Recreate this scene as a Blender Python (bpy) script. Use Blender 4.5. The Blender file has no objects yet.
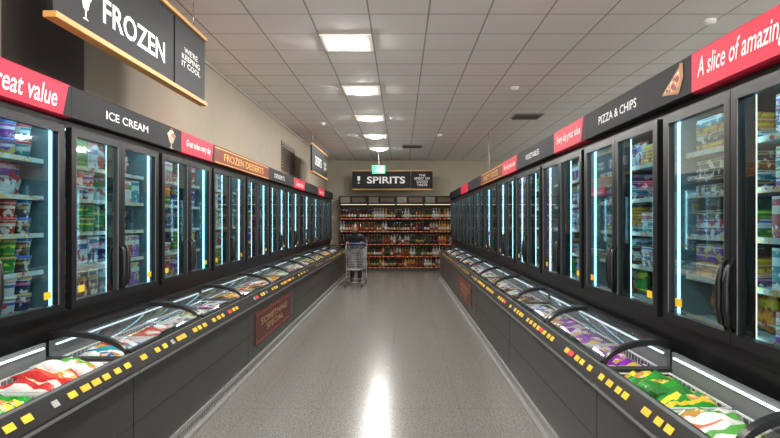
import bpy, bmesh, math, random
from mathutils import Vector, Matrix
R = random.Random(7)
scene = bpy.context.scene
scene.view_settings.view_transform='Standard'
COL = scene.collection
H = 1.6
# ------------------------------------------------------------------ materials
MATS = {}
def mat(name, c, rough=0.5, metal=0.0, emit=None, es=0.0, spec=0.5):
    if name in MATS: return MATS[name]
    m = bpy.data.materials.new(name); m.use_nodes = True
    b = m.node_tree.nodes['Principled BSDF']
    b.inputs['Base Color'].default_value = (*c, 1)
    b.inputs['Roughness'].default_value = rough
    b.inputs['Metallic'].default_value = metal
    b.inputs['Specular IOR Level'].default_value = spec
    if emit:
        b.inputs['Emission Color'].default_value = (*emit, 1)
        b.inputs['Emission Strength'].default_value = es
    MATS[name] = m
    return m
def nodes(m): return m.node_tree.nodes, m.node_tree.links
def print_mat(name, cols, scale=9.0, rough=0.4):
    """printed packaging: patches of three or four colours"""
    m = mat(name, cols[0], rough)
    n, l = nodes(m); b = n['Principled BSDF']
    tc = n.new('ShaderNodeTexCoord'); mp = n.new('ShaderNodeMapping')
    mp.inputs['Scale'].default_value = (scale, scale, scale*1.5)
    oi = n.new('ShaderNodeObjectInfo')
    ad = n.new('ShaderNodeVectorMath'); ad.operation = 'ADD'
    sc = n.new('ShaderNodeMath'); sc.operation = 'MULTIPLY'; sc.inputs[1].default_value = 9.0
    l.new(oi.outputs['Random'], sc.inputs[0])
    l.new(tc.outputs['Object'], mp.inputs['Vector']); l.new(mp.outputs[0], ad.inputs[0]); l.new(sc.outputs[0], ad.inputs[1])
    no = n.new('ShaderNodeTexNoise'); no.inputs['Scale'].default_value = 1.2; no.inputs['Detail'].default_value = 2
    l.new(ad.outputs[0], no.inputs['Vector'])
    cr = n.new('ShaderNodeValToRGB'); cr.color_ramp.interpolation = 'CONSTANT'
    e = cr.color_ramp.elements
    pos = [0.0, 0.50, 0.57, 0.64]
    e[0].position = 0; e[0].color = (*cols[0], 1)
    e[1].position = pos[1]; e[1].color = (*cols[1], 1)
    for i in range(2, len(cols)):
        q = e.new(pos[i]); q.color = (*cols[i], 1)
    l.new(no.outputs['Fac'], cr.inputs[0]); l.new(cr.outputs[0], b.inputs['Base Color'])
    return m
def label_mat(name, cols, rough=0.4):
    """printed pack: horizontal colour bands with a small picture patch in the middle"""
    m = mat(name, cols[0], rough)
    n, l = nodes(m); b = n['Principled BSDF']
    tc = n.new('ShaderNodeTexCoord'); sp = n.new('ShaderNodeSeparateXYZ'); l.new(tc.outputs['Generated'], sp.inputs[0])
    cr = n.new('ShaderNodeValToRGB'); cr.color_ramp.interpolation='CONSTANT'; e=cr.color_ramp.elements
    e[0].position=0; e[0].color=(*cols[0],1); e[1].position=.16; e[1].color=(*cols[2],1)
    for p,c in ((.22,cols[0]),(.58,cols[1]),(.78,cols[0]),(.93,cols[3])):
        q=e.new(p); q.color=(*c,1)
    l.new(sp.outputs[2], cr.inputs[0])
    no = n.new('ShaderNodeTexNoise'); no.inputs['Scale'].default_value=22; no.inputs['Detail'].default_value=3
    oi = n.new('ShaderNodeObjectInfo'); ad=n.new('ShaderNodeVectorMath'); ad.operation='ADD'
    sc=n.new('ShaderNodeMath'); sc.operation='MULTIPLY'; sc.inputs[1].default_value=7
    l.new(oi.outputs['Random'],sc.inputs[0]); l.new(tc.outputs['Object'],ad.inputs[0]); l.new(sc.outputs[0],ad.inputs[1]); l.new(ad.outputs[0],no.inputs['Vector'])
    cr2=n.new('ShaderNodeValToRGB'); cr2.color_ramp.interpolation='CONSTANT'; e=cr2.color_ramp.elements
    e[0].position=0; e[0].color=(0,0,0,1); e[1].position=.56; e[1].color=(1,1,1,1)
    l.new(no.outputs['Fac'],cr2.inputs[0])
    mx=n.new('ShaderNodeMix'); mx.data_type='RGBA'; mx.inputs[7].default_value=(*cols[3],1)
    l.new(cr2.outputs[0],mx.inputs[0]); l.new(cr.outputs[0],mx.inputs[6]); l.new(mx.outputs[2],b.inputs['Base Color'])
    return m
def bag_mat(name, cols):
    """crumpled printed plastic bag: plain film, a wavy title band, a food picture patch, wrinkle bump"""
    m = mat(name, cols[0], 0.22)
    n, l = nodes(m); b = n['Principled BSDF']
    tc=n.new('ShaderNodeTexCoord'); sp=n.new('ShaderNodeSeparateXYZ'); l.new(tc.outputs['Generated'], sp.inputs[0])
    no=n.new('ShaderNodeTexNoise'); no.inputs['Scale'].default_value=9; no.inputs['Detail'].default_value=2; l.new(tc.outputs['Object'],no.inputs['Vector'])
    ma=n.new('ShaderNodeMath'); ma.operation='MULTIPLY_ADD'; ma.inputs[1].default_value=.22
    l.new(no.outputs['Fac'],ma.inputs[0]); l.new(sp.outputs[1],ma.inputs[2])
    cr=n.new('ShaderNodeValToRGB'); cr.color_ramp.interpolation='CONSTANT'; e=cr.color_ramp.elements
    e[0].position=0; e[0].color=(*cols[0],1); e[1].position=.24; e[1].color=(*cols[2],1)
    for p,c in ((.36,cols[0]),(.50,cols[1]),(.72,cols[0]),(.98,cols[3])):
        q=e.new(p); q.color=(*c,1)
    l.new(ma.outputs[0],cr.inputs[0])
    vo=n.new('ShaderNodeTexVoronoi'); vo.inputs['Scale'].default_value=45; l.new(tc.outputs['Object'],vo.inputs['Vector'])
    # picture patch: distance from (.7,.45)
    vd=n.new('ShaderNodeVectorMath'); vd.operation='DISTANCE'; 
    cb=n.new('ShaderNodeCombineXYZ'); l.new(sp.outputs[0],cb.inputs[0]); l.new(sp.outputs[1],cb.inputs[1])
    l.new(cb.outputs[0],vd.inputs[0]); vd.inputs[1].default_value=(.70,.42,0)
    lt=n.new('ShaderNodeMath'); lt.operation='LESS_THAN'; lt.inputs[1].default_value=.21; l.new(vd.outputs['Value'],lt.inputs[0])
    pc=n.new('ShaderNodeValToRGB'); pc.color_ramp.interpolation='CONSTANT'; e=pc.color_ramp.elements
    e[0].position=0; e[0].color=(.55,.28,.06,1); e[1].position=.45; e[1].color=(.75,.6,.35,1)
    q=e.new(.75); q.color=(*cols[1],1)
    sx=n.new('ShaderNodeSeparateXYZ'); l.new(vo.outputs['Color'],sx.inputs[0]); l.new(sx.outputs[0],pc.inputs[0])
    mx=n.new('ShaderNodeMix'); mx.data_type='RGBA'; l.new(lt.outputs[0],mx.inputs[0]); l.new(cr.outputs[0],mx.inputs[6]); l.new(pc.outputs[0],mx.inputs[7])
    l.new(mx.outputs[2],b.inputs['Base Color'])
    n2=n.new('ShaderNodeTexNoise'); n2.inputs['Scale'].default_value=28; n2.inputs['Detail'].default_value=3; n2.inputs['Distortion'].default_value=1.5; l.new(tc.outputs['Object'],n2.inputs['Vector'])
    bp=n.new('ShaderNodeBump'); bp.inputs['Strength'].default_value=.7; bp.inputs['Distance'].default_value=.012; l.new(n2.outputs['Fac'],bp.inputs['Height']); l.new(bp.outputs[0],b.inputs['Normal'])
    return m
def glass_mat(name, tint=(0.66,0.86,0.90), k=1.0, mx=0.42, base=0.03):
    m = bpy.data.materials.new(name); m.use_nodes = True
    n, l = nodes(m); n.remove(n['Principled BSDF']); out = n['Material Output']
    tr = n.new('ShaderNodeBsdfTransparent'); tr.inputs[0].default_value = (*tint, 1)
    gl = n.new('ShaderNodeBsdfGlossy'); gl.inputs['Roughness'].default_value = 0.03; gl.inputs[0].default_value = (0.85,0.95,1,1)
    fr = n.new('ShaderNodeFresnel'); fr.inputs[0].default_value = 1.5
    mu = n.new('ShaderNodeMath'); mu.operation = 'MULTIPLY_ADD'; mu.inputs[1].default_value = k; mu.inputs[2].default_value=base
    mi = n.new('ShaderNodeMath'); mi.operation = 'MINIMUM'; mi.inputs[1].default_value = mx
    ms = n.new('ShaderNodeMixShader')
    l.new(fr.outputs[0], mu.inputs[0]); l.new(mu.outputs[0], mi.inputs[0]); l.new(mi.outputs[0], ms.inputs[0])
    l.new(tr.outputs[0], ms.inputs[1]); l.new(gl.outputs[0], ms.inputs[2]); l.new(ms.outputs[0], out.inputs[0])
    return m
BLACK = mat('black_frame', (0.008,0.008,0.009), 0.32)
DARK = mat('dark_panel', (0.036,0.037,0.034), 0.34)
DARK2 = mat('charcoal_sign', (0.013,0.013,0.015), 0.6, spec=0.25)
PLINTH = mat('plinth_black', (0.02,0.02,0.02), 0.5)
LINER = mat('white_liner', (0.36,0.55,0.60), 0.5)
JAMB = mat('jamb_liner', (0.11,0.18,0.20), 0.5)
LINERC = mat('chest_liner', (0.16,0.18,0.18), 0.5)
WIRE = mat('white_wire', (0.72,0.75,0.75), 0.35)
WIREG = mat('grey_wire', (0.38,0.45,0.47), 0.4)
CHROME = mat('chrome', (0.65,0.66,0.66), 0.22, 1.0)
STEEL = mat('trolley_steel', (0.38,0.38,0.39), 0.3, 1.0)
RED = mat('red_sign', (0.70,0.018,0.06), 0.5, spec=0.3)
WHITE = mat('white_ink', (0.85,0.85,0.84), 0.5)
YELLOW = mat('yellow_tag', (0.85,0.55,0.02), 0.5)
TAGRED = mat('red_tag', (0.7,0.04,0.03), 0.5)
WOOD = mat('light_wood', (0.62,0.33,0.09), 0.5)
ORANGE = mat('orange_sign', (0.20,0.022,0.010), 0.5, spec=.3)
GOLD = mat('gold_ink', (0.85,0.45,0.05), 0.5)
POSTER = mat('maroon_poster', (0.10,0.015,0.012), 0.4)
LED = mat('led_cool', (0.8,0.9,1), 0.5, 0, (0.50,0.85,1.0), 4.0)
TOPFILL = mat('added_top_fill', (0.8,0.9,1), 0.5, 0, (0.55,0.88,1.0), 13.0)  # glow for the added fill hidden at the cabinet top
LEDC = mat('led_chest', (0.8,0.9,1), 0.5, 0, (0.75,0.93,1.0), 1.2)
LAMP = mat('lamp_disc', (1,1,1), 0.5, 0, (1.0,0.97,0.93), 285.0)
TRAY = mat('lamp_diffuser', (0.8,0.76,0.7), 0.5, 0, (1.0,0.90,0.76), 0.38)
WARM = mat('warm_strip', (1,1,1), 0.5, 0, (1.0,0.8,0.5), 1.5)
GLASS = glass_mat('door_glass'); LIDGLASS = glass_mat('lid_glass', (0.95,0.98,0.98), 0.75, 0.32, 0.0)
RUBBER = mat('rubber', (0.02,0.02,0.02), 0.7)
# ------------------------------------------------------------------ mesh builder
class MB:
    def __init__(s): s.v=[]; s.f=[]; s.m=[]; s.s=[]
    def face(s, idx, mi=0, sm=False): s.f.append(idx); s.m.append(mi); s.s.append(sm)
    def box(s, x0,y0,z0,x1,y1,z1, mi=0):
        if x0>x1:x0,x1=x1,x0
        if y0>y1:y0,y1=y1,y0
        if z0>z1:z0,z1=z1,z0
        b=len(s.v)
        s.v += [(x0,y0,z0),(x1,y0,z0),(x1,y1,z0),(x0,y1,z0),(x0,y0,z1),(x1,y0,z1),(x1,y1,z1),(x0,y1,z1)]
        for q in [(0,3,2,1),(4,5,6,7),(0,1,5,4),(1,2,6,5),(2,3,7,6),(3,0,4,7)]: s.face([b+i for i in q], mi)
        return s
    def prism(s, prof, y0, y1, mi=0, sm=False):
        b=len(s.v); n=len(prof)
        for y in (y0,y1):
            for p in prof: s.v.append((p[0],y,p[1]))
        for i in range(n):
            j=(i+1)%n; s.face([b+i,b+n+i,b+n+j,b+j], mi, sm)
        s.face([b+i for i in range(n)], mi); s.face([b+n+i for i in reversed(range(n))], mi)
        return s
    def sheet(s, prof, y0, y1, mi=0):
        b=len(s.v); n=len(prof)
        for y in (y0,y1):
            for p in prof: s.v.append((p[0],y,p[1]))
        for i in range(n-1): s.face([b+i,b+n+i,b+n+i+1,b+i+1], mi, True)
        return s
    def poly(s, pts, mi=0):
        b=len(s.v); s.v += [tuple(p) for p in pts]; s.face(list(range(b,b+len(pts))), mi); return s
    def tube(s, pts, r, n=6, mi=0, closed=False):
        pts=[Vector(p) for p in pts]; N=len(pts); b=len(s.v)
        for i,p in enumerate(pts):
            a=pts[i-1] if (i>0 or closed) else p
            c=pts[(i+1)%N] if (i<N-1 or closed) else p
            t=(c-a).normalized()
            up=Vector((0,0,1)) if abs(t.z)<0.9 else Vector((1,0,0))
            u=t.cross(up).normalized(); w=u.cross(t).normalized()
            rr = r[i] if isinstance(r,(list,tuple)) else r
            for k in range(n):
                an=2*math.pi*(k+0.5)/n
                s.v.append(tuple(p+u*math.cos(an)*rr+w*math.sin(an)*rr))
        for i in range(N if closed else N-1):
            j=(i+1)%N
            for k in range(n):
                k2=(k+1)%n; s.face([b+i*n+k,b+i*n+k2,b+j*n+k2,b+j*n+k], mi, n>4)
        if not closed:
            s.face([b+k for k in reversed(range(n))], mi); s.face([b+(N-1)*n+k for k in range(n)], mi)
        return s
    def lathe(s, prof, n=16, mis=None, c=(0,0,0), axis='z'):
        b=len(s.v); P=len(prof)
        for (r,z) in prof:
            for k in range(n):
                a=2*math.pi*k/n; x,y=r*math.cos(a),r*math.sin(a)
                if axis=='z': q=(x,y,z)
                elif axis=='x': q=(z,x,y)
                else: q=(y,z,x)
                s.v.append((c[0]+q[0],c[1]+q[1],c[2]+q[2]))
        for i in range(P-1):
            mi = mis[i] if mis else 0
            for k in range(n):
                k2=(k+1)%n; s.face([b+i*n+k,b+i*n+k2,b+(i+1)*n+k2,b+(i+1)*n+k], mi, True)
        s.face([b+k for k in reversed(range(n))], mis[0] if mis else 0)
        s.face([b+(P-1)*n+k for k in range(n)], mis[-1] if mis else 0)
        return s
    def ell(s, c, r, nu=14, nv=10, mi=0, fn=None):
        b=len(s.v)
        for i in range(nv+1):
            t=math.pi*i/nv
            for k in range(nu):
                a=2*math.pi*k/nu
                p=Vector((math.sin(t)*math.cos(a), math.sin(t)*math.sin(a), math.cos(t)))
                if fn: p=fn(p)
                s.v.append((c[0]+p.x*r[0],c[1]+p.y*r[1],c[2]+p.z*r[2]))
        for i in range(nv):
            for k in range(nu):
                k2=(k+1)%nu; s.face([b+i*nu+k,b+(i+1)*nu+k,b+(i+1)*nu+k2,b+i*nu+k2], mi, True)
        return s
    def mesh(s, name, mats):
        me=bpy.data.meshes.new(name); me.from_pydata(s.v,[],s.f)
        for m in mats: me.materials.append(m)
        me.polygons.foreach_set('material_index', s.m); me.polygons.foreach_set('use_smooth', s.s)
        me.update(); me.validate(); return me
def put(name, mesh, loc=(0,0,0), rot=(0,0,0), parent=None, scale=None, bevel=0, **kw):
    o=bpy.data.objects.new(name, mesh); COL.objects.link(o)
    o.location=loc; o.rotation_euler=rot
    if scale: o.scale=scale
    if parent: o.parent=parent
    if bevel:
        b=o.modifiers.new('bevel','BEVEL'); b.width=bevel; b.segments=2; b.limit_method='ANGLE'
    for k,v in kw.items(): o[k]=v
    return o
def tex_text(s, w, h, m, shear=0.0, bold=0.012, spacing=1.0, cache={}):
    key=(s,w,h,m.name,shear)
    if key in cache: return cache[key]
    c=bpy.data.curves.new('txt','FONT'); c.body=s; c.size=1; c.align_x='CENTER'; c.shear=shear; c.offset=bold
    c.space_character=spacing; c.space_line=0.95; c.extrude=0.0; c.resolution_u=3
    o=bpy.data.objects.new('txt',c); COL.objects.link(o)
    bpy.context.view_layer.update()
    dg=bpy.context.evaluated_depsgraph_get()
    me=bpy.data.meshes.new_from_object(o.evaluated_get(dg))
    bpy.data.objects.remove(o)
    xs=[v.co.x for v in me.vertices]; ys=[v.co.y for v in me.vertices]
    x0,x1,y0,y1=min(xs),max(xs),min(ys),max(ys)
    for v in me.vertices:
        v.co.x=(v.co.x-(x0+x1)/2)/(x1-x0)*w; v.co.y=(v.co.y-(y0+y1)/2)/(y1-y0)*h
    me.materials.clear(); me.materials.append(m); me.name='lettering'
    cache[key]=me; return me
TX=(math.pi/2,0,math.pi/2)   # text reading along +Y, facing +X
def text(parent, s, y, z, w, h, m=WHITE, x=0.0, **kw):
    return put('lettering', tex_text(s,w,h,m,**kw), (x,y,z), TX, parent, label='text reading "%s"'%s.replace('\n',' '))
LX, RX = -2.15, 1.55
# ------------------------------------------------------------------ room
CEIL=3.6; YB=18.6; Y0=-3.0; WXL=-2.45; WXR=7.0
def structure(name, mesh, **kw):
    o=put(name, mesh, **kw); o['kind']='structure'; return o
# floor
fm=mat('terrazzo', (0.3,0.3,0.29), 0.21, spec=.42)
n,l=nodes(fm); b=n['Principled BSDF']
tc=n.new('ShaderNodeTexCoord')
vo=n.new('ShaderNodeTexVoronoi'); vo.inputs['Scale'].default_value=110
no=n.new('ShaderNodeTexNoise'); no.inputs['Scale'].default_value=70; no.inputs['Detail'].default_value=8
l.new(tc.outputs['Object'],vo.inputs['Vector']); l.new(tc.outputs['Object'],no.inputs['Vector'])
cr=n.new('ShaderNodeValToRGB'); e=cr.color_ramp.elements; e[0].position=.35; e[0].color=(.125,.118,.105,1); e[1].position=.65; e[1].color=(.265,.252,.228,1)
l.new(no.outputs['Fac'],cr.inputs[0])
cr2=n.new('ShaderNodeValToRGB'); cr2.color_ramp.interpolation='LINEAR'; e=cr2.color_ramp.elements; e[0].position=.0; e[0].color=(.75,.75,.75,1); e[1].position=1; e[1].color=(1.2,1.2,1.18,1)
l.new(vo.outputs['Color'],cr2.inputs[0])
mx=n.new('ShaderNodeMix'); mx.data_type='RGBA'; mx.blend_type='MULTIPLY'; mx.inputs[0].default_value=1
l.new(cr.outputs[0],mx.inputs[6]); l.new(cr2.outputs[0],mx.inputs[7])
def grid_lines(n,l,tc,size,off,width,axes=(0,1)):
    sp=n.new('ShaderNodeSeparateXYZ'); l.new(tc.outputs['Object'],sp.inputs[0])
    outs=[]
    for a in axes:
        ad=n.new('ShaderNodeMath'); ad.operation='ADD'; ad.inputs[1].default_value=off[a]+100*size
        dv=n.new('ShaderNodeMath'); dv.operation='DIVIDE'; dv.inputs[1].default_value=size
        fr=n.new('ShaderNodeMath'); fr.operation='FRACT'
        lt=n.new('ShaderNodeMath'); lt.operation='LESS_THAN'; lt.inputs[1].default_value=width
        l.new(sp.outputs[a],ad.inputs[0]); l.new(ad.outputs[0],dv.inputs[0]); l.new(dv.outputs[0],fr.inputs[0]); l.new(fr.outputs[0],lt.inputs[0]); outs.append(lt)
    m=n.new('ShaderNodeMath'); m.operation='MAXIMUM'; l.new(outs[0].outputs[0],m.inputs[0]); l.new(outs[1].outputs[0],m.inputs[1])
    return m
g=grid_lines(n,l,tc,0.6,(0.1,0,0),0.008)
mx2=n.new('ShaderNodeMix'); mx2.data_type='RGBA'; mx2.inputs[7].default_value=(.14,.135,.12,1)
l.new(g.outputs[0],mx2.inputs[0]); l.new(mx.outputs[2],mx2.inputs[6]); l.new(mx2.outputs[2],b.inputs['Base Color'])
structure('floor', MB().box(-3.1,Y0,-0.1,WXR,YB+0.2,0).mesh('floor',[fm]))
# ceiling
cm=mat('ceiling_tiles', (0.7,0.7,0.69), 0.8)
n,l=nodes(cm); b=n['Principled BSDF']; tc=n.new('ShaderNodeTexCoord')
TS=0.575
g=grid_lines(n,l,tc,TS,(0.6+TS/2+0.005,-6.3+TS/2+0.005,0),0.028)
no=n.new('ShaderNodeTexNoise'); no.inputs['Scale'].default_value=60; no.inputs['Detail'].default_value=4
l.new(tc.outputs['Object'],no.inputs['Vector'])
cr=n.new('ShaderNodeValToRGB'); e=cr.color_ramp.elements; e[0].position=.35; e[0].color=(.83,.83,.82,1); e[1].position=.6; e[1].color=(.9,.9,.89,1)
l.new(no.outputs['Fac'],cr.inputs[0])
mx=n.new('ShaderNodeMix'); mx.data_type='RGBA'; mx.inputs[7].default_value=(.36,.36,.36,1)
l.new(g.outputs[0],mx.inputs[0]); l.new(cr.outputs[0],mx.inputs[6]); l.new(mx.outputs[2],b.inputs['Base Color'])
structure('ceiling', MB().box(-3.1,Y0,CEIL,WXR,YB+0.2,CEIL+0.1).mesh('ceiling',[cm]))
def wallmat(name,c):
    m=mat(name,c,0.85); n,l=nodes(m); b=n['Principled BSDF']
    no=n.new('ShaderNodeTexNoise'); no.inputs['Scale'].default_value=3; tc=n.new('ShaderNodeTexCoord'); l.new(tc.outputs['Object'],no.inputs['Vector'])
    mx=n.new('ShaderNodeMix'); mx.data_type='RGBA'; mx.inputs[6].default_value=(*[q*.93 for q in c],1); mx.inputs[7].default_value=(*[q*1.05 for q in c],1)
    l.new(no.outputs['Fac'],mx.inputs[0]); l.new(mx.outputs[2],b.inputs['Base Color']); return m
BEIGE=wallmat('beige_paint',(0.41,0.365,0.285)); BROWN=wallmat('brown_panel',(0.05,0.043,0.036))
w=MB()
w.box(-3.05,Y0,0,-2.95,YB,2.5); w.box(-3.05,Y0,2.5,WXL,YB,CEIL)
structure('wall_left', w.mesh('wall_left',[BEIGE]))
structure('wall_back', MB().box(-3.05,YB,0,WXR,YB+0.1,CEIL).mesh('wall_back',[BEIGE]))
structure('wall_right', MB().box(WXR-0.1,Y0,0,WXR,YB,CEIL).mesh('wall_right',[BEIGE]))
t=MB(); t.box(WXL,2.2,2.52,WXL+0.03,3.35,CEIL-.12); t.box(WXL,3.45,2.52,WXL+0.03,4.3,CEIL-.3)
structure('trim_1', t.mesh('trim',[BROWN]))
t=MB(); t.box(WXL,Y0,CEIL-.03,WXL+0.02,YB,CEIL); structure('trim_2', t.mesh('trim',[mat('trim_grey',(.45,.44,.42),.6)]))
# ------------------------------------------------------------------ ceiling fixtures
tray=MB()
h=TS/2-.01
tray.prism([(-h,0),(-h,-.012),(-h+.03,-.02),(h-.03,-.02),(h,-.012),(h,0)],-h,h)
tray=tray.mesh('lamp_tray',[TRAY])
disc=MB().lathe([(.15,0),(.15,-.01),(.12,-.028),(.04,-.034)],24).mesh('lamp_disc',[LAMP])
for i,y in enumerate([-0.6,1.7,4.0,6.3,8.6,10.9,13.2,15.5]):
    o=put('ceiling_lamp', tray,(-.6,y,CEIL),label='square recessed ceiling lamp with bright round diffuser',category='ceiling lamp',group='row of ceiling lamps')
    put('diffuser',disc,(0,0,-.02),parent=o)
for y in [-.6,1.7,4.0,6.3,8.6,10.9,13.2,15.5]:  # unseen lamps added to lift the ceiling with bounced light
    o=put('ceiling_lamp', tray,(4.6,y,CEIL),label='added unseen square ceiling lamp giving bounce light over the neighbouring aisle',category='ceiling lamp',group='added unseen lamps over next aisle')
    put('diffuser',disc,(0,0,-.02),parent=o)
sm=MB().lathe([(.06,0),(.06,-.015),(.045,-.04),(.02,-.05)],18).mesh('smoke',[WHITE])
for p in [(3.07,5.6),(1.7,8.4),(-1.6,11.5),(.9,13)]:
    put('smoke_detector',sm,(p[0],p[1],CEIL),label='small white round smoke detector on the ceiling',category='smoke detector',group='ceiling detectors')
vent=MB(); vent.box(-.27,-.27,-.01,.27,.27,0,0)
for k in range(7): vent.box(-.24,-.24+k*.075,-.03,.24,-.2+k*.075,-.01,1)
vent=vent.mesh('vent',[mat('vent_grey',(.3,.3,.3),.5),mat('vent_dark',(.1,.1,.1),.5)])
for p in [(2.4,10.7),(.3,15.0)]:
    put('ceiling_vent',vent,(p[0],p[1],CEIL),label='square slatted air vent in the ceiling',category='air vent',group='ceiling vents')
wv=MB(); wv.box(0,-.7,-.3,.02,.7,.3,0)
for k in range(9): wv.box(.02,-.66,-.27+k*.06,.035,.66,-.245+k*.06,1)
put('wall_vent',wv.mesh('wv',[mat('vent_tan',(.22,.19,.15),.6),mat('vent_tan2',(.12,.1,.08),.6)]),(WXL,12.2,2.95),label='wide slatted air grille on beige wall',category='air vent')
# ------------------------------------------------------------------ upright freezers
def upright_meshes(U):
    D={}
    hw=U/2
    m=MB()
    m.box(-.72,-hw,0,-.02,hw,1.0,0)          # base
    m.box(-.72,-hw+.001,1.0,-.68,hw-.001,2.22,1)       # back
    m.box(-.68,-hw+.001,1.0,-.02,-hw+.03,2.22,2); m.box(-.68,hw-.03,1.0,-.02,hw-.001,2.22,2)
    m.box(-.72,-hw,2.22,-.02,hw,2.25,0)
    m.box(-.02,-hw,1.0,0.0,-hw+.035,2.25,0); m.box(-.02,hw-.035,1.0,0.0,hw,2.25,0)
    m.box(-.06,-.03,1.0,-.02,.03,2.22,0)
    m.box(-.02,-hw,0.98,0.0,hw,1.03,0)
    m.box(-.02,-hw,2.2,0.0,hw,2.25,0)
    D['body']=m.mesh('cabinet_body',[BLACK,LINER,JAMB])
    def door(sign):
        yi=.003*sign; yo=(hw-.037)*sign
        m=MB(); a=.045*sign; b=.055*sign
        m.box(0,yi,1.035,.04,yi+a,2.2); m.box(0,yo-b,1.035,.04,yo,2.2)
        m.box(0,yi+a,1.035,.04,yo-b,1.085); m.box(0,yi+a,2.15,.04,yo-b,2.2)
        m.box(.036,yi+a*1.0,1.085,.0385,yi+a*1.12,2.15,1); m.box(.036,yo-b*1.1,1.085,.0385,yo-b,2.15,1)
        g=MB().poly([(.02,yi+a,1.085),(.02,yo-b,1.085),(.02,yo-b,2.15),(.02,yi+a,2.15)])
        return m.mesh('door_frame',[BLACK,mat('gasket_grey',(.2,.21,.21),.4)]), g.mesh('door_glass',[GLASS])
    D['door']=[door(-1),door(1)]
    hm=[]
    for s in (-1,1):
        m=MB(); y=.03*s
        pts=[(.04,y,1.42),(.065,y,1.39),(.075,y,1.32),(.075,y,1.2),(.065,y,1.13),(.04,y,1.10)]
        m.tube(pts,[.008,.012,.015,.017,.015,.01],8); hm.append(m.mesh('handle',[BLACK]))
    D['handle']=hm
    m=MB()
    m.box(-.66,-hw+.04,-.012,-.1,hw-.04,-.004,0)
    for k in range(int((U-.1)/.06)): m.box(-.66,-hw+.05+k*.06,-.004,-.1,-hw+.056+k*.06,0,0)
    m.box(-.1,-hw+.04,-.022,-.09,hw-.04,.006,1)
    D['shelf']=m.mesh('shelf',[WIREG, None])
    m=MB(); m.box(-.06,-hw+.031,1.04,-.045,-hw+.038,2.2); D['led1']=m.mesh('led_strip',[LED])
    m=MB(); m.box(-.06,hw-.038,1.04,-.045,hw-.031,2.2); D['led2']=m.mesh('led_strip',[LED])
    m=MB(); m.box(-.072,-.018,1.04,-.061,.018,2.2); D['led3']=m.mesh('led_strip',[LED])
    m=MB(); m.box(-.075,-hw+.05,2.2,-.03,hw-.05,2.212); D['top_fill']=m.mesh('led_strip',[TOPFILL])  # hidden behind the top door frame, added to brighten the stock
    m=MB(); m.box(.0405,-.035,-.022,.042,.035,.022); D['tag']=m.mesh('price_label',[YELLOW])
    return D
STRIP=print_mat('shelf_strip',[(.45,.5,.5),(.6,.36,.05),(.45,.5,.5),(.4,.04,.04)],scale=14)
UL=1.37; UR=1.396
DL=upright_meshes(UL); DR=upright_meshes(UR)
for D in (DL,DR): D['shelf'].materials[1]=STRIP
SHZ=[1.06,1.29,1.52,1.75,1.98]
# products ------------------------------------------------------------
PAL=[('blue and white',[(.75,.78,.8),(.03,.12,.45),(.8,.8,.8),(.6,.05,.05)]),
     ('purple',[(.24,.02,.42),(.8,.75,.85),(.45,.04,.45),(.8,.6,.1)]),
     ('red and cream',[(.55,.03,.03),(.8,.72,.55),(.7,.1,.05),(.8,.75,.7)]),
     ('green',[(.02,.30,.03),(.80,.72,.04),(.85,.55,.03),(.03,.22,.03)]),
     ('orange and yellow',[(.8,.3,.03),(.85,.6,.04),(.75,.75,.7),(.4,.1,.02)]),
     ('dark brown and gold',[(.05,.03,.02),(.5,.3,.08),(.12,.05,.03),(.75,.7,.6)]),
     ('teal and navy',[(.03,.25,.3),(.7,.8,.8),(.02,.1,.2),(.75,.8,.8)]),
     ('navy and pink',[(.02,.03,.12),(.75,.2,.35),(.1,.1,.3),(.8,.8,.8)]),
     ('white and green',[(.8,.8,.76),(.1,.4,.06),(.75,.75,.7),(.7,.2,.1)])]
PM=[label_mat('print_%s'%p[0].replace(' ','_'),[tuple(q*.72 for q in c) for c in p[1]]) for p in PAL]
BM=[bag_mat('bag_%s'%p[0].replace(' ','_'),p[1]) for p in PAL]
LIDS=[mat('lid_white',(.55,.55,.53),.4),mat('lid_blue',(.04,.1,.4),.4),mat('lid_red',(.5,.03,.03),.4),mat('lid_gold',(.4,.26,.08),.4)]
tubs=[];cartons=[];bags=[];boxes=[]
for i in range(len(PAL)):
    tub=MB().lathe([(.042,0),(.044,.004),(.054,.08),(.054,.085)],14).mesh('tub',[PM[i]])
    lid=MB().lathe([(.058,.085),(.059,.089),(.058,.1),(.05,.102)],14).mesh('tub_lid',[LIDS[i%4]])
    tubs.append((tub,lid))
    m=MB(); m.box(-.09,-.066,0,.09,.066,.19,0); cartons.append(m.mesh('carton',[PM[i]]))
    m=MB(); m.box(-.11,-.128,0,.11,.128,.045,0); boxes.append(m.mesh('flat_box',[PM[i]]))
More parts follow.
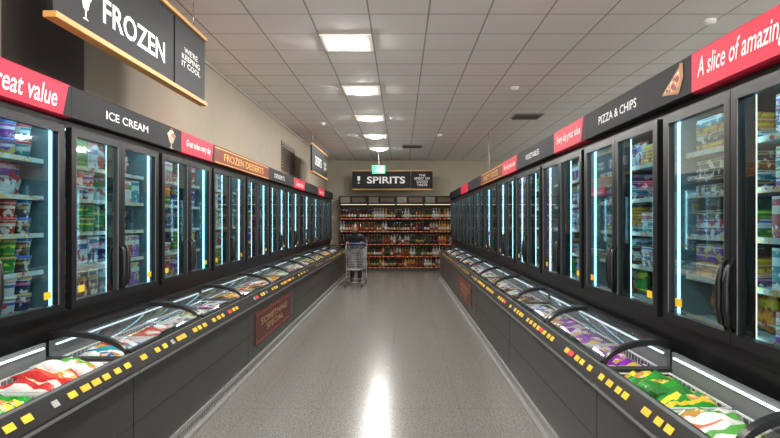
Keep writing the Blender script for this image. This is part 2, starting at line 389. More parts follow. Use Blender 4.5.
def pillow(w,h,t,mats,seed):
    rr=random.Random(seed); m=MB(); N=12;M=10
    ph=[rr.uniform(0,6) for _ in range(6)]
    def pt(i,j,s):
        u=i/N*2-1; v=j/M*2-1
        k=max(0,(1-abs(u)**3)*(1-abs(v)**3.2))**.6
        wr=1+.22*math.sin(6*u+ph[0]+3*v)+.16*math.sin(10*v+ph[1]-5*u)+.08*math.sin(15*u+ph[4])
        sx=1-.06*(1-abs(v))*abs(u)
        return (u*w/2*(1-.05*math.cos(3*v+ph[2])*abs(u)), v*h/2*sx, s*t/2*k*wr+.004*math.sin(7*u+ph[3]))
    for s in (1,-1):
        for i in range(N+1):
            for j in range(M+1): m.v.append(pt(i,j,s))
    o=(N+1)*(M+1)
    for i in range(N):
        for j in range(M):
            a=i*(M+1)+j; m.face([a,a+M+1,a+M+2,a+1],0,True); m.face([o+a,o+a+1,o+a+M+2,o+a+M+1],0,True)
    me=m.mesh('bag',mats); bm=bmesh.new(); bm.from_mesh(me); bmesh.ops.remove_doubles(bm,verts=bm.verts,dist=.0004)
    zmin=min(v.co.z for v in bm.verts)
    for v in bm.verts: v.co.z-=zmin
    bm.to_mesh(me); bm.free(); return me
for i in range(len(PAL)): bags.append(pillow(.29,.20,.10,[BM[i]],i))
upbag=[]
for i in range(len(PAL)):
    me=pillow(.2,.17,.07,[PM[i]],i+20)
    me.transform(Matrix.Rotation(math.radians(-90),4,'Y'))
    z=min(v.co.z for v in me.vertices); me.transform(Matrix.Translation((0,0,-z))); upbag.append(me)
SIDE={-1:(LX,0.0),1:(RX,math.pi)}
def item(kind,i,P,rz,side):
    pn=PAL[i][0]
    if kind=='tub':
        o=put('ice_cream_tub',tubs[i][0],P,(0,0,rz),label='round %s printed ice cream tub on freezer shelf'%pn,category='ice cream tub',group='ice cream tubs in freezers')
        put('tub_lid',tubs[i][1],parent=o)
    elif kind=='carton':
        put('frozen_food_carton',cartons[i],P,(0,0,rz),label='upright %s frozen food carton on freezer shelf'%pn,category='food box',group='cartons in freezers')
    elif kind=='bag':
        put('frozen_food_pouch',upbag[i],P,(0,0,rz),label='standing %s plastic frozen food pouch on shelf'%pn,category='food bag',group='pouches in upright freezers')
    else:
        put('pizza_box',boxes[i],P,(0,0,rz),label='flat %s frozen pizza box stacked on shelf'%pn,category='pizza box',group='pizza boxes in freezers')
def upright(side, y0, D, U, lvl):
    X,rot=SIDE[side]; yc=y0+U/2
    root=put('upright_freezer',None,(X,yc,0),(0,0,rot),label='tall black-framed glass-door freezer cabinet with lit interior',category='freezer',group='row of upright glass-door freezers')
    put('cabinet_body',D['body'],parent=root)
    for k,s in enumerate((-1,1)):
        d=put('door',D['door'][k][0],parent=root,label='black-framed glass freezer door')
        put('door_glass',D['door'][k][1],parent=d)
        put('handle',D['handle'][k],parent=d,label='black vertical pull handle')
        if (k+int(y0*3))%2==0 or lvl==2: put('price_label',D['tag'],(-.0195,(U/2-.18)*s,1.15),parent=d,label='yellow sticker')
    for z in SHZ: put('shelf',D['shelf'],(0,0,z),parent=root,label='wire shelf with price strip')
    for k in ('led1','led2','led3','top_fill'): put('led_strip',D[k],parent=root,label='cool white light strip, from a set with an added top fill')  # the topmost strip is an added, out-of-sight fill
    sgn = 1 if side<0 else -1
    rc=lambda c: (c if R.random()<.55 else R.randrange(len(PAL)))
    for ds in (-1,1):
        for z in SHZ:
            if side<0: kind=R.choice(['tub','tub','carton','carton','bag'])
            else: kind=R.choice(['pizza','pizza','bag','carton','bag'])
            ci=R.randrange(len(PAL))
            def place(lx,ly,lz,rz=0,c=None,kd=None):
                item(kd or kind, ci if c is None else c,(X+sgn*lx,yc+sgn*ly,lz),rot+rz,side)
            c0=ds*(U/4-.012)
            if lvl==2:
                if kind=='tub':
                    for q in range(4):
                        c=rc(ci); a=R.random()*6
                        place(-.16,c0+(q-1.5)*.135,z,a,c)
                        if R.random()<.85: place(-.16,c0+(q-1.5)*.135,z+.1022,a,c)
                elif kind=='carton':
                    for q in range(4):
                        if R.random()<.9: place(-.20,c0+(q-1.5)*.138,z,0,rc(ci))
                elif kind=='bag':
                    for q in range(3): place(-.18,c0+(q-1)*.185,z,R.uniform(-.1,.1),rc(ci))
                else:
                    for q in range(2):
                        for w in range(R.choice([3,4,4])): place(-.23,c0+(q-.5)*.27,z+w*.0455,R.uniform(-.02,.02),rc(ci))
            elif lvl==1:
                kd='carton' if kind=='tub' else kind
                for q in range(3):
                    if kd=='pizza':
                        if q<2:
                            for w in range(3): place(-.22,c0+(q-.5)*.27,z+w*.0455,0,rc(ci))
                    else: place(-.19,c0+(q-1)*.18,z,0,rc(ci),kd)
            else:
                kd='carton' if kind in('tub','pizza') else kind
                for q in range(2): place(-.19,c0+(q-.5)*.26,z,0,rc(ci),kd)
for k in range(11): upright(-1,2.2+k*UL,DL,UL,2 if k<4 else (1 if k<7 else 0))
for k in range(11): upright(1,1.885+k*UR,DR,UR,2 if k<3 else (1 if k<6 else 0))
# ------------------------------------------------------------------ fascia signs
def icon_sundae(parent,y,z,s,x,sy=1.5,ms=None,name='sundae_picture'):
    m=MB()
    def P(pts,mi,dx=0): m.poly([(x+dx,y+a*s*sy,z+b*s) for a,b in pts],mi)
    P([(-.28,.1),(.28,.1),(.16,-.35),(.04,-.45),(.04,-.75),(.2,-.85),(-.2,-.85),(-.04,-.75),(-.04,-.45),(-.16,-.35)][::-1],0)
    for cx,cz,r,mi in [(-.15,.25,.2,1),(.15,.25,.2,2),(0,.48,.2,1),(0,.75,.08,3)]:
        P([(cx+r*math.cos(t*math.pi/6),cz+r*math.sin(t*math.pi/6)) for t in range(12)],mi,.001*(mi+1))
    put(name,m.mesh('icon',ms or [mat('icon_glass',(.55,.42,.3),.5),mat('icon_cream',(.8,.65,.5),.5),mat('icon_brown',(.4,.17,.08),.5),RED]),parent=parent,label='printed picture of an ice cream sundae glass')
def icon_glass(parent,y,z,s,x):
    m=MB()
    def P(pts): m.poly([(x,y+a*s,z+b*s) for a,b in pts])
    P([(-.3,.8),(.3,.8),(.25,-.1),(-.25,-.1)]); P([(-.05,-.1),(.05,-.1),(.05,-.6),(-.05,-.6)]); P([(-.25,-.6),(.25,-.6),(.25,-.7),(-.25,-.7)])
    put('glass_picture',m.mesh('icon',[WHITE]),parent=parent,label='white printed drinking glass symbol')
def icon_pizza(parent,y,z,s,x,sy=1.0):
    m=MB()
    def P(pts,mi,dx=0): m.poly([(x+dx,y+a*s*sy,z+b*s) for a,b in pts],mi)
    P([(-1.0,-.55),(.55,-.85),(.95,.1),(.75,.75)],0)
    P([(-.88,-.48),(.46,-.70),(.8,.1),(.62,.55)],1,.001)
    P([(.45,-.9),(.65,-.78),(1.02,0),(.95,.75),(.7,.85),(.62,.5),(.75,.05)],2,.0015)
    for j,(cx,cz,r,mi) in enumerate([(.12,-.3,.19,3),(.5,.0,.18,3),(-.2,-.5,.09,3),(.35,-.5,.12,4),(-.42,-.42,.11,4),(.25,.08,.11,4),(.0,-.5,.07,5),(.36,-.2,.07,5),(.6,.3,.08,5)]):
        P([(cx+r*math.cos(t*math.pi/5),cz+r*math.sin(t*math.pi/5)) for t in range(10)],mi,.003+.0002*j)
    cheese=print_mat('pz_cheese',[(.62,.2,.05),(.8,.5,.2),(.5,.08,.03),(.8,.6,.35)],scale=34)
    put('pizza_picture',m.mesh('icon',[mat('pz_edge',(.4,.15,.04),.5),cheese,mat('pz_crust',(.42,.18,.05),.5),mat('pz_red',(.32,.025,.02),.5),mat('pz_green',(.07,.13,.02),.5),mat('pz_white',(.8,.7,.5),.5)]),parent=parent,label='printed picture of a pizza slice')
def fascia(side,y0,y1,kind):
    X,rot=SIDE[side]; yc=(y0+y1)/2; w=(y1-y0)/2-.002
    m=MB(); mm={'red':RED,'dark':DARK2,'orange':ORANGE}[kind]
    bx=-.28
    m.prism([(bx,2.2515),(.045,2.2515),(.06,2.258),(.06,2.45),(.05,2.46),(bx,2.46)],-w,w,0)
    if kind=='red':  # dark slanted end
        a=w; m.poly([(.0606,a-.09,2.258),(.0606,a,2.258),(.0606,a,2.45),(.0606,a-.03,2.45)],1)
    if kind=='orange':
        m.box(.06,-w+.02,2.265,.0606,w-.02,2.275,2); m.box(.06,-w+.02,2.43,.0606,w-.02,2.44,2)
    o=put('header_sign',m.mesh('header',[mm,DARK2,GOLD]),(X,yc,0),(0,0,rot),label='%s header board standing above freezer doors'%{'red':'red','dark':'charcoal','orange':'red-brown and gold'}[kind],category='sign',group='header signs along freezers')
    return o,(1 if side<0 else -1),yc
TZ=2.353
o,s,yc=fascia(-1,2.2,3.57,'red'); text(o,'Great value',(3.11-yc)*s,TZ,.62,.12,x=.062,shear=.25)
o,s,yc=fascia(-1,3.57,5.36,'dark'); text(o,'ICE CREAM',(4.32-yc)*s,TZ,.66,.06,x=.062); icon_sundae(o,(5.12-yc)*s,TZ,.11,.062,2.4)
o,s,yc=fascia(-1,5.36,6.31,'red'); text(o,'Great value every day',(5.83-yc)*s,TZ,.7,.09,x=.062,shear=.25)
o,s,yc=fascia(-1,6.31,8.9,'orange'); text(o,'FROZEN DESSERTS',(7.6-yc)*s,TZ,1.9,.09,m=GOLD,x=.062)
o,s,yc=fascia(-1,8.9,11.0,'dark'); text(o,'DESSERTS',(9.7-yc)*s,TZ,.8,.07,x=.062)
o,s,yc=fascia(-1,11.0,12.3,'red'); text(o,'Great value',0,TZ,.8,.1,x=.062,shear=.25)
fascia(-1,12.3,14.2,'dark')
o,s,yc=fascia(-1,14.2,15.4,'red'); text(o,'Great value',0,TZ,.8,.1,x=.062,shear=.25)
fascia(-1,15.4,17.27,'dark')
o,s,yc=fascia(1,1.885,2.89,'red'); text(o,'A slice of amazing',(2.50-yc)*s,TZ,.66,.13,x=.062,shear=.25)
o,s,yc=fascia(1,2.89,4.57,'dark'); text(o,'PIZZA & CHIPS',(3.9-yc)*s,TZ,.68,.06,x=.062); icon_pizza(o,(3.09-yc)*s,TZ+.01,.095,.062,1.3)
o,s,yc=fascia(1,4.57,5.49,'red'); text(o,'Every day great value',(5.03-yc)*s,TZ,.7,.09,x=.062,shear=.25)
o,s,yc=fascia(1,5.49,7.2,'dark'); text(o,'VEGETABLES',(6.4-yc)*s,TZ,.66,.06,x=.062)
o,s,yc=fascia(1,7.2,8.3,'red'); text(o,'Every day great value',(7.75-yc)*s,TZ,.8,.09,x=.062,shear=.25)
o,s,yc=fascia(1,8.3,10.5,'orange'); text(o,'PARTY FOOD',(9.4-yc)*s,TZ,1.5,.09,m=GOLD,x=.062)
fascia(1,10.5,12.5,'dark')
fascia(1,12.5,14.0,'red')
fascia(1,14.0,17.24,'dark')
# ------------------------------------------------------------------ chest freezers
def arc(W,n=14,top=.93,bot=.815):
    pts=[]
    x0=.045; x1=W-.045
    for i in range(n+1):
        a=i/n*math.pi/2
        u=math.sin(a)
        pts.append((x0+(x1-x0)*u, bot+(top-bot)*max(0,1-u**2.6)**.7))
    return pts
def chest_meshes(W,L):
    D={}; hl=L/2
    m=MB()
    m.box(W-.03,-hl+.006,.13,W,hl-.006,.70,0)
    m.box(W-.035,-hl+.006,.40,W+.001,hl-.006,.408,1)
    m.box(.0,-hl+.002,.02,W-.03,-hl+.03,.80,0); m.box(.0,hl-.03,.02,W-.03,hl-.002,.80,0)
    m.box(.06,-hl,0,W-.05,hl,.13,1)
    m.box(.0,-hl+.03,.28,W-.03,hl-.03,.32,2); m.box(W-.05,-hl+.03,.32,W-.03,hl-.03,.78,2); m.box(.0,-hl+.03,.32,.02,hl-.03,.89,2)
    D['body']=m.mesh('chest_body',[DARK,PLINTH,LINERC])
    m=MB(); m.prism([(W-.06,.70),(W+.03,.70),(W+.036,.735),(W-.02,.812),(W-.06,.812)],-hl,hl,0)
    m.box(W-.045,-hl+.005,.812,W-.022,hl-.005,.815,1); m.box(W+.030,-hl+.005,.705,W+.0345,hl-.005,.722,1)
    D['rail']=m.mesh('front_rail',[BLACK,mat('rail_grey',(.30,.31,.31),.3,.5)])
    m=MB(); m.box(W-.05,-hl,0.0,W+.03,hl,.03,0)
    for k in range(int(L/.04)): m.box(W-.02,-hl+k*.04,.03,W+.0,-hl+k*.04+.022,.1,0)
    m.box(W-.015,-hl,.1,W+.012,hl,.13,0)
    D['kick']=m.mesh('kick_grille',[mat('kick_grey',(.42,.42,.41),.35,.5)])
    A=arc(W)
    def lid(y0,y1):
        m=MB(); out=[(x,z+.020) for x,z in A]; inn=[(x,z-.010) for x,z in A]
        for y in (y0+.002,y1-.037):
            m.prism(out+inn[::-1],y,y+.035,0,False)
        x,z=A[-1]; m.box(x-.025,y0+.03,z-.006,x+.014,y1-.03,z+.016)
        x,z=A[0]; m.box(x-.03,y0+.0,z-.014,x+.03,y1-.0,z+.014)
        yc=(y0+y1)/2
        g=MB().sheet(A,y0+.035,y1-.035)
        hnd=MB().tube([(A[12][0],yc-.12,A[12][1]+.003),(A[12][0]+.012,yc-.10,A[12][1]+.018),(A[12][0]+.014,yc+.10,A[12][1]+.018),(A[12][0],yc+.12,A[12][1]+.003)],.007,8)
        return m.mesh('lid_frame',[BLACK]),g.mesh('lid_glass',[LIDGLASS]),hnd.mesh('lid_handle',[BLACK])
    D['lids']=[lid(-hl,0),lid(0,hl)]
    ln=Vector((.077,0,.056)).normalized()
    cx,cz=(W+.008,.7735); d=Vector((-.056,0,.077)).normalized()
    def tag(hy,mm):
        m=MB()
        p=[Vector((cx,0,cz))+d*a*.016+Vector((0,b*hy,0))+ln*c for c in (0.001,.004) for a,b in ((-1,-1),(-1,1),(1,1),(1,-1))]
        m.v=[tuple(q) for q in p]
        for q in [(0,1,2,3),(4,7,6,5),(0,4,5,1),(1,5,6,2),(2,6,7,3),(3,7,4,0)]: m.face(list(q))
        return m.mesh('price_tag',[mm])
    D['tagy']=tag(.030,YELLOW); D['tagr']=tag(.045,TAGRED); D['tagw']=tag(.022,mat('tag_grey',(.4,.4,.38),.5)); D['tagk']=tag(.036,mat('tag_amber',(.82,.48,.02),.5))
    m=MB(); x0,x1=.05,W-.07; z0,z1=.52,.785; w2=.28
    for z in (z0,z0+.09,z0+.18,z1):
        m.tube([(x0,-w2,z),(x1,-w2,z),(x1,w2,z),(x0,w2,z)],.004 if z<z1 else .006,4,0,True)
    k=-w2
    while k<=w2+.001:
        m.tube([(x0,k,z1),(x0,k,z0),(x1,k,z0),(x1,k,z1)],.0022,4); k+=.045
    k=x0
    while k<=x1+.001:
        m.tube([(k,-w2,z1),(k,-w2,z0),(k,w2,z0),(k,w2,z1)],.0022,4); k+=.055
    for a in (x0+.02,x1-.02):
        for b in (-w2+.02,w2-.02): m.tube([(a,b,.32),(a,b,z0)],.006,4)
    D['basket']=m.mesh('wire_basket',[WIRE])
    m=MB(); m.box(.021,-hl+.06,.86,.03,hl-.06,.87); D['led']=m.mesh('led_strip',[LEDC])
    return D
CL=2.475
WL,WR=.58,.48
WL2=WL-.065; WR2=WR-.065
CML=chest_meshes(WL2,CL); CMR=chest_meshes(WR2,CL)
def chest(side,y0,D,W,pals,lvl):
    X,rot=SIDE[side]; yc=y0+CL/2; s=1 if side<0 else -1
    root=put('chest_freezer',None,(X+s*.065,yc,0),(0,0,rot),label='low charcoal chest freezer with curved sliding glass lids',category='freezer',group='row of chest freezers')
    put('cabinet_body',D['body'],parent=root); put('front_rail',D['rail'],parent=root,label='black price rail'); put('kick_grille',D['kick'],parent=root,label='grey slotted kick grille'); put('led_strip',D['led'],parent=root)
    farlid = 1 if side<0 else 0
    for q,(f,g,h) in enumerate(D['lids']):
        off=(0,0,0)
        if lvl==3 and q==farlid: off=(0.0,-s*1.19,.031)   # slid open over its neighbour
        L=put('lid',f,off,parent=root,label='curved glass lid in black frame'); put('lid_glass',g,parent=L); put('lid_handle',h,parent=L)
    for k in range(4): put('wire_basket',D['basket'],(0,s*(-CL/2+.33+k*.6),0),parent=root,label='white wire basket')
    nt=22 if lvl>=2 else 10
    for k in range(nt):
        if R.random()<.3: continue
        y=-CL/2+.1+k*(CL-.2)/(nt-1)+R.uniform(-.015,.015)
        put('price_tag',D[R.choice(['tagy']*6+['tagk']*3+['tagw','tagr'])],(0,y,0),parent=root)
    for k in range(4):
        yb=-CL/2+.33+k*.6; pi=pals[k%len(pals)]
        if lvl==3 and k<2: continue
        layers={3:3,2:2,1:1,0:1}[lvl]
        base={3:.53,2:.58,1:.66,0:.66}[lvl]
        for ly in range(layers):
            for a in ((-1,0,1) if lvl>=1 else (-.6,.6)):
                ci=pi[R.randrange(len(pi))]
                lx=.05+(W-.12)/2+R.uniform(-.015,.015)
                t=.15 if ly else .05
                put('frozen_food_bag',bags[ci],(X+s*(.065+lx),yc+yb+a*.18+R.uniform(-.012,.012),base+ly*.072+R.uniform(0,.01)),(R.uniform(-2*t,2*t),R.uniform(-t,t),(math.pi if R.random()<.5 else 0)+R.uniform(-.35,.35)*(1 if ly else .3)),label='plump %s plastic bag of frozen food in basket'%PAL[ci][0],category='food bag',group='bags in chest freezers',scale=((W-.11)/.31,.98,1.1))
lp=[[[3],[3],[3,0,8],[3,8,4,2]],[[0,6],[2,0],[8,0],[0,7]],[[5,4],[2,5],[0,2],[4]],[[0,8],[1,7]],[[5,2],[0,3]],[[0,4]]]
rp=[[[3],[3],[3,3,8],[3]],[[1,1,0],[1],[1,8],[0,6]],[[5,4],[0,5],[0],[2,8]],[[0,8],[1,7]],[[5,2],[0]],[[0,4]]]
for k in range(6): chest(-1,.83+k*CL,CML,WL2,lp[k],[3,2,2,1,0,0][k])
for k in range(6): chest(1,.60+k*CL,CMR,WR2,rp[k],[3,2,2,1,0,0][k])
# posters on chest fronts
def poster(side,y0,y1,z0,z1,lines):
    X=-1.57 if side<0 else 1.07; rot=0 if side<0 else math.pi
    w=(y1-y0)/2
    m=MB(); m.box(.0015,-w,z0,.008,w,z1,0); m.box(.008,-w+.03,z0+.02,.009,w-.03,z0+.03,1); m.box(.008,-w+.03,z1-.03,.009,w-.03,z1-.02,1)
    o=put('chest_poster',m.mesh('poster',[POSTER,mat('poster_red',(.45,.08,.03),.5)]),(X,(y0+y1)/2,0),(0,0,rot),label='maroon promotional poster on chest freezer front',category='poster')
    text(o,lines,0,(z0+z1)/2,w*1.5,(z1-z0)*.5,m=mat('poster_ink',(.5,.3,.15),.5),x=.0095)
poster(-1,6.05,7.95,.25,.60,'SOMETHING\nSPECIAL')
poster(1,8.5,10.5,.28,.62,'SOMETHING\nSPECIAL')
# ------------------------------------------------------------------ hanging signs
def hanging(loc,rot,L,Hh,main,sub,split,msize=None,label='',tz=.5,ss=(.62,.30),ty=.56):
    root=put('hanging_sign',None,loc,(0,0,rot),label=label,category='sign')
    m=MB(); w=L/2
    m.box(-.03,-w,0,.045,w,.035); m.box(-.03,-w,Hh-.035,.045,w,Hh)
    put('sign_frame',m.mesh('frame',[WOOD]),parent=root,label='light wood rails',bevel=.003)
    m=MB(); m.box(-.015,-w+.01,.035,.02,-w+split-.015,Hh-.035); m.box(-.015,-w+split+.015,.035,.02,w-.01,Hh-.035)
    put('sign_panel',m.mesh('panel',[DARK2]),parent=root,label='charcoal panels')
    put('lettering',tex_text(main,*msize,WHITE,bold=.02),(.022,-w+split*ty,Hh*tz),TX,root,label='text reading "%s"'%main)
    put('lettering',tex_text(sub,(L-split)*ss[0],Hh*ss[1],WHITE),(.022,(w+(-w+split))/2+.01,Hh*.5),TX,root,label='text reading "%s"'%sub.replace('\n',' '))
    m=MB()
    top=CEIL-loc[2]
    for y in (-w+.25,w-.25): m.tube([(0,y,Hh),(0,y,top)],.004,5)
    put('suspension_wire',m.mesh('wire',[CHROME]),parent=root)
    return root
r=hanging((-1.9,4.215,2.70),0,2.37,.65,'FROZEN',"WE'RE\nKEEPING\nIT COOL",1.64,msize=(.93,.165),label='charcoal FROZEN sign with wood rails hung from ceiling',tz=.36,ss=(.6,.27),ty=.60)
icon_sundae(r,-.86,.21,.13,.022,1.3,[WHITE,WHITE,WHITE,WHITE])
r=hanging((-1.9,13.1,2.63),0,2.4,.62,'DESSERTS',"SWEET\nTREATS",1.64,msize=(1.0,.2),label='charcoal sign with wood rails hung from ceiling')
r=hanging((.78-1.05,17.75,2.58),-math.pi/2,2.55,.62,'SPIRITS',"THE\nSPIRIT OF\nGOOD\nTASTE",1.85,msize=(1.2,.22),label='charcoal SPIRITS sign with wood rails above bottle shelves',ss=(.7,.6),ty=.58)
icon_glass(r,-1.06,.31,.15,.022)
# exit sign
m=MB(); m.box(-.02,-.19,0,.02,.19,.24,0)
ex=put('exit_sign',m.mesh('exit',[mat('exit_green',(.0,.45,.15),.4,0,(0,.8,.3),.5)]),(-.65,16.4,2.98),(0,0,-math.pi/2),label='green illuminated running-man exit sign hung from ceiling',category='exit sign')
m=MB()
def E(pts): m.poly([(.0215,a,b) for a,b in pts])
E([(.06,.04),(.15,.04),(.15,.2),(.06,.2)])
E([(-.03+.022*math.cos(t*.785),.19+.022*math.sin(t*.785)) for t in range(8)])
E([(-.06,.1),(-.02,.09),(0,.15),(-.04,.165)]); E([(-.06,.1),(-.12,.06),(-.11,.045),(-.04,.08)]); E([(-.04,.1),(0,.06),(-.01,.03),(.01,.03),(.025,.07),(-.01,.11)])
put('running_man_symbol',m.mesh('sym',[mat('exit_white',(.9,.95,.9),.4,0,(.9,1,.9),.6)]),parent=ex)
put('suspension_rod',MB().tube([(0,0,.24),(0,0,CEIL-2.98)],.008,6).mesh('rod',[WHITE]),parent=ex)
m=MB(); m.tube([(0,0,2.26),(0,0,CEIL)],.022,8); m.box(-.05,-.05,2.251,.05,.05,2.26)
put('support_pole',m.mesh('pole',[mat('pole_grey',(.3,.3,.3),.4)]),(1.95,12.5,0),label='slim grey pole from freezer top to ceiling',category='pole')
# ------------------------------------------------------------------ bottle shelving
SW=.905; SZ=[.12,.47,.86,1.27,1.68]; SY=18.0
SHELF=mat('shelf_dark',(.03,.025,.02),.5); BACKP=mat('shelf_back',(.03,.02,.014),.6)
PR=mat('price_rail',(.45,.03,.02),.5)
m=MB(); m.box(-SW/2,.42,0,SW/2,.46,2.14,0); m.box(-SW/2,.0,0,SW/2,.42,.098,1); m.box(-SW/2,.25,.105,-SW/2+.01,.42,2.14,1); m.box(SW/2-.01,.25,.105,SW/2,.42,2.14,1)
body=m.mesh('shelving_frame',[BACKP,SHELF])
m=MB(); m.box(-SW/2+.011,.02,-.02,SW/2-.011,.419,0,0); shm=m.mesh('shelf_board',[SHELF])
m=MB(); m.box(-SW/2+.001,.005,-.025,SW/2-.001,.0195,.005,0)
for k in range(6): m.box(-SW/2+.08+k*.14,.003,-.02,-SW/2+.12+k*.14,.0049,.0,1)
prm=m.mesh('price_rail',[PR,mat('cream_tag',(.75,.55,.15),.5)])
m=MB(); m.box(-SW/2,-.02,2.14,SW/2,.46,2.40,0); m.box(-SW/2+.05,-.024,2.18,-SW/2+.35,-.0201,2.37,1); m.box(-SW/2+.42,-.024,2.2,SW/2-.06,-.0201,2.35,2)
hdm=m.mesh('header_board',[DARK2,mat('hd_cream',(.16,.14,.11),.5),mat('hd_brown',(.09,.05,.03),.5)])
m=MB(); m.box(-SW/2+.03,.2,2.125,SW/2-.03,.24,2.139,0); stm=m.mesh('light_strip',[WARM])
def bottle(prof,mis,mats): return MB().lathe(prof,10,mis).mesh('bottle',mats)
LAB=[mat('label_cream',(.5,.42,.28),.5),mat('label_black',(.03,.03,.03),.5),mat('label_red',(.25,.03,.02),.5),mat('label_gold',(.35,.2,.05),.4),mat('label_white',(.55,.52,.45),.5)]
G=[mat('amber_glass',(.16,.055,.008),.12),mat('green_glass',(.012,.035,.012),.12),mat('clear_glass',(.25,.25,.23),.12),mat('brown_glass',(.03,.012,.006),.12),mat('red_liquor',(.06,.008,.008),.12),mat('gold_liquor',(.32,.15,.02),.12)]
CAPS=[mat('cap_black',(.02,.02,.02),.3),mat('cap_gold',(.45,.28,.06),.3),mat('cap_red',(.25,.02,.02),.3),mat('cap_silver',(.4,.4,.4),.3)]
BK=[]
names=['amber whisky','dark green wine','clear vodka','brown rum','red liqueur','golden whisky']
for i in range(6):
    r=.037+.003*(i%3); h=.285+.018*(i%3)
    prof=[(r*.95,0),(r,.01),(r,h*.18),(r*1.01,h*.181),(r*1.01,h*.42),(r,h*.421),(r,h*.6),(r*.8,h*.7),(.016,h*.8),(.015,h*.9),(.017,h*.901),(.017,h)]
    if i==2: prof[7]=(r*.95,h*.65)
    for L in range(2):
        BK.append((names[i],bottle(prof,[0,0,0,1,1,0,0,0,0,2,2],[G[i],LAB[(i+L*2)%5],CAPS[(i+L)%4]])))
for bi in range(4):
    cx=-1.98+SW*(bi+.5)
    root=put('bottle_shelving',None,(cx,SY,0),label='dark shelving bay full of spirit bottles against back wall',category='shelving',group='bottle shelving bays')
    put('shelving_frame',body,parent=root); put('header_board',hdm,parent=root); put('light_strip',stm,parent=root)
    for z in SZ: put('shelf',shm,(0,0,z),parent=root); put('price_rail',prm,(0,0,z),parent=root,label='red price rail')
    for z in SZ:
        x=-SW/2+.045; cur=0; run=0; xs=[]
        while x<SW/2-.035: xs.append(x); x+=.0905
        for x in xs:
            if run<=0: cur=R.randrange(len(BK)); run=R.choice([1,1,2,3])
            run-=1
            nm,me=BK[cur]
            put('spirit_bottle',me,(cx+x,SY+.09+R.uniform(0,.02),z),(0,0,R.random()*6),label='%s bottle with printed label on shelf'%nm,category='bottle',group='spirit bottles on shelves')
# ------------------------------------------------------------------ trolley
def trolley(loc,rot):
    root=put('shopping_trolley',None,loc,(0,0,rot),label='silver wire shopping trolley pushed by a shopper',category='shopping trolley')
    m=MB()
    def P(u,t,v):
        w=(.17+.07*t)*(0.85+.15*v); zb=.42-.03*t; zt=.88+.08*t
        y=-.42+.84*t + (-.05*(1-t)*v)
        return (u*w*1.15,y,zb+(zt-zb)*v)
    for v in [0,.12,.24,.36,.48,.6,.72,.84,1]:
        m.tube([P(-1,0,v),P(1,0,v),P(1,1,v),P(-1,1,v)],.004 if v<1 else .008,5,0,True)
    for k in range(17):
        t=k/16; m.tube([P(-1,t,1),P(-1,t,0),P(1,t,0),P(1,t,1)],.0035,4)
    for k in range(15):
        u=-1+k/7; m.tube([P(u,0,1),P(u,0,0),P(u,1,0),P(u,1,1)],.0035,4)
    put('basket',m.mesh('basket',[STEEL]),parent=root)
    m=MB()
    for s in (-1,1):
        m.tube([(s*.2,-.4,.12),(s*.25,.35,.13),(s*.255,.42,.2),(s*.255,.36,.6),(s*.262,.44,.98),(s*.262,.50,1.02)],.013,7)
        m.tube([(s*.19,-.36,.13),(s*.2,-.1,.42)],.009,6)
    m.tube([(-.25,.35,.13),(.25,.35,.13)],.01,6); m.tube([(-.2,-.4,.12),(.2,-.4,.12)],.01,6)
    put('chassis',m.mesh('chassis',[STEEL]),parent=root)
    m=MB(); m.tube([(-.27,.50,1.02),(.27,.50,1.02)],.017,10); put('push_handle',m.mesh('ph',[mat('handle_blue',(.05,.12,.35),.4)]),parent=root)
    wm=MB().lathe([(.03,-.014),(.055,-.012),(.055,.012),(.03,.014)],16,axis='x').mesh('wheel',[RUBBER])
    fk=MB(); fk.box(-.022,-.02,.0,-.017,.02,.07); fk.box(.017,-.02,0,.022,.02,.07); fk.box(-.022,-.02,.06,.022,.02,.07); fk=fk.mesh('fork',[STEEL])
    for x,y in ((-.2,-.4),(.2,-.4),(-.25,.35),(.25,.35)):
        q=put('wheel',wm,(x,y,.055),parent=root); put('wheel_fork',fk,(0,0,0),parent=q)
trolley((-1.14,13.95,0),0)
# ------------------------------------------------------------------ person
def skin_mesh(verts,edges,root=0,sub=2):
    me=bpy.data.meshes.new('s'); me.from_pydata([v[0] for v in verts],edges,[])
    o=bpy.data.objects.new('s',me); COL.objects.link(o)
    o.modifiers.new('skin','SKIN'); 
    lay=me.skin_vertices[0] if len(me.skin_vertices) else None
    if lay is None:
        bm=bmesh.new(); bm.from_mesh(me); bm.verts.layers.skin.verify(); bm.to_mesh(me); bm.free(); lay=me.skin_vertices[0]
    for i,v in enumerate(verts):
        r=v[1]; lay.data[i].radius=r if isinstance(r,tuple) else (r,r); lay.data[i].use_root=(i==root)
    s=o.modifiers.new('sub','SUBSURF'); s.levels=sub; s.render_levels=sub
    bpy.context.view_layer.update()
    r=bpy.data.meshes.new_from_object(o.evaluated_get(bpy.context.evaluated_depsgraph_get()))
    bpy.data.objects.remove(o); return r
V=[((0,0,.86),(.15,.11)),((0,-.05,.98),(.145,.105)),((0,-.15,1.13),(.165,.115)),((0,-.21,1.25),(.075,.07)),((0,-.26,1.31),(.05,.05))]
Ed=[(0,1),(1,2),(2,3),(3,4)]
for s in (-1,1):
    b=len(V)
    V+= [((s*.17,-.17,1.19),.072),((s*.26,-.13,1.0),.055),((s*.2,-.32,1.03),.038),((s*.18,-.40,1.055),(.032,.022))]
    Ed+=[(2,b),(b,b+1),(b+1,b+2),(b+2,b+3)]
    b=len(V)
    V+= [((s*.09,0,.80),.1),((s*.1,-.05,.46),.068),((s*.1,.03,.1),.05),((s*.115,-.1,.04),(.042,.035))]
    Ed+=[(0,b),(b,b+1),(b+1,b+2),(b+2,b+3)]
meshes=[skin_mesh(V,Ed)]
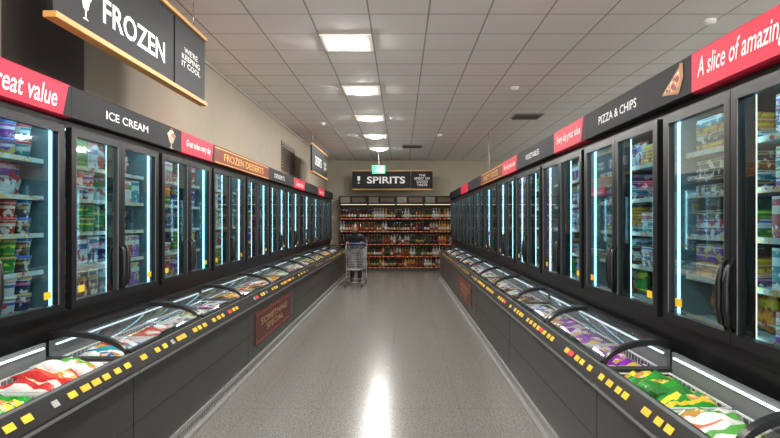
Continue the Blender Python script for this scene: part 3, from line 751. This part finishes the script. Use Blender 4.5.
for s in (-1,1):
    for k in range(4):
        x=s*(.155+.02*k); ln=[.9,1.05,1,.8][k]
        meshes.append(skin_mesh([((x,-.41,1.06),.009),((x,-.41-.04*ln,1.065),.009),((x,-.41-.055*ln,1.035),.008),((x,-.41-.035*ln,1.01),.007)],[(0,1),(1,2),(2,3)],sub=1))
    meshes.append(skin_mesh([((s*.16,-.39,1.045),.011),((s*.14,-.42,1.03),.01),((s*.145,-.445,1.015),.008)],[(0,1),(1,2)],sub=1))
def headfn(p):
    q=p.copy()
    if q.z<0: q.x*=1-.28*(-q.z)**1.5; q.y*=1-.1*(-q.z)
    return q
hd=MB(); HC=(0,-.295,1.395)
hd.ell(HC,(.074,.092,.115),18,14,0,headfn)
hd.ell((0,HC[1]-.092,HC[2]-.015),(.012,.017,.022),8,6)
hd.ell((0,HC[1]-.082,HC[2]-.055),(.026,.012,.008),8,6)
for s in (-1,1): hd.ell((s*.075,HC[1]+.005,HC[2]-.005),(.01,.02,.03),8,6)
meshes.append(hd.mesh('h',[WHITE]))
bm=bmesh.new()
for q in meshes: bm.from_mesh(q)
body=bpy.data.meshes.new('person_body'); bm.to_mesh(body); bm.free()
body.materials.clear()
for mm in [mat('jacket_black',(.008,.008,.01),.8),mat('skin',(.30,.15,.10),.5),mat('trousers_dark',(.012,.012,.016),.8),mat('shoes',(.02,.015,.015),.5)]: body.materials.append(mm)
for p in body.polygons:
    c=p.center; p.use_smooth=True
    if c.z>1.29 or (c.y<-.365 and c.z<1.12): p.material_index=1
    elif c.z<.1: p.material_index=3
    elif c.z<.84: p.material_index=2
    else: p.material_index=0
pr=put('person',body,(-1.19,14.87,-.004),(0,0,0),label='person in black jacket and dark trousers leaning on a trolley',category='person')
hr=MB()
hr.ell((0,HC[1]+.022,HC[2]+.025),(.084,.092,.105),16,12)
hr.ell((0,HC[1]+.06,HC[2]-.05),(.075,.05,.1),12,10)
put('hair',hr.mesh('hair',[mat('hair_dark',(.02,.012,.01),.6)]),parent=pr,label='dark hair')
ey=MB()
for s in (-1,1): ey.ell((s*.03,HC[1]-.08,HC[2]+.007),(.012,.008,.007),8,6)
put('eyes',ey.mesh('eyes',[mat('eye_dark',(.03,.02,.02),.2)]),parent=pr)
jk=MB(); jk.lathe([(.178,.76),(.18,.84),(.165,.90)],16)
me=jk.mesh('jk',[MATS['jacket_black']]); me.transform(Matrix.Diagonal((1,.8,1,1)))
put('jacket_hem',me,parent=pr)
# ------------------------------------------------------------------ world, camera
w=bpy.data.worlds.new('w'); scene.world=w; w.use_nodes=True
w.node_tree.nodes['Background'].inputs[0].default_value=(1,.98,.95,1); w.node_tree.nodes['Background'].inputs[1].default_value=2.8
cam=bpy.data.cameras.new('camera'); co=bpy.data.objects.new('camera',cam); COL.objects.link(co)
co.location=(0,0,H); co.rotation_euler=(math.pi/2,0,0)
cam.sensor_width=36; cam.lens=563/780*36; cam.shift_x=-11/780; cam.shift_y=2/780; cam.clip_start=.02
scene.camera=co
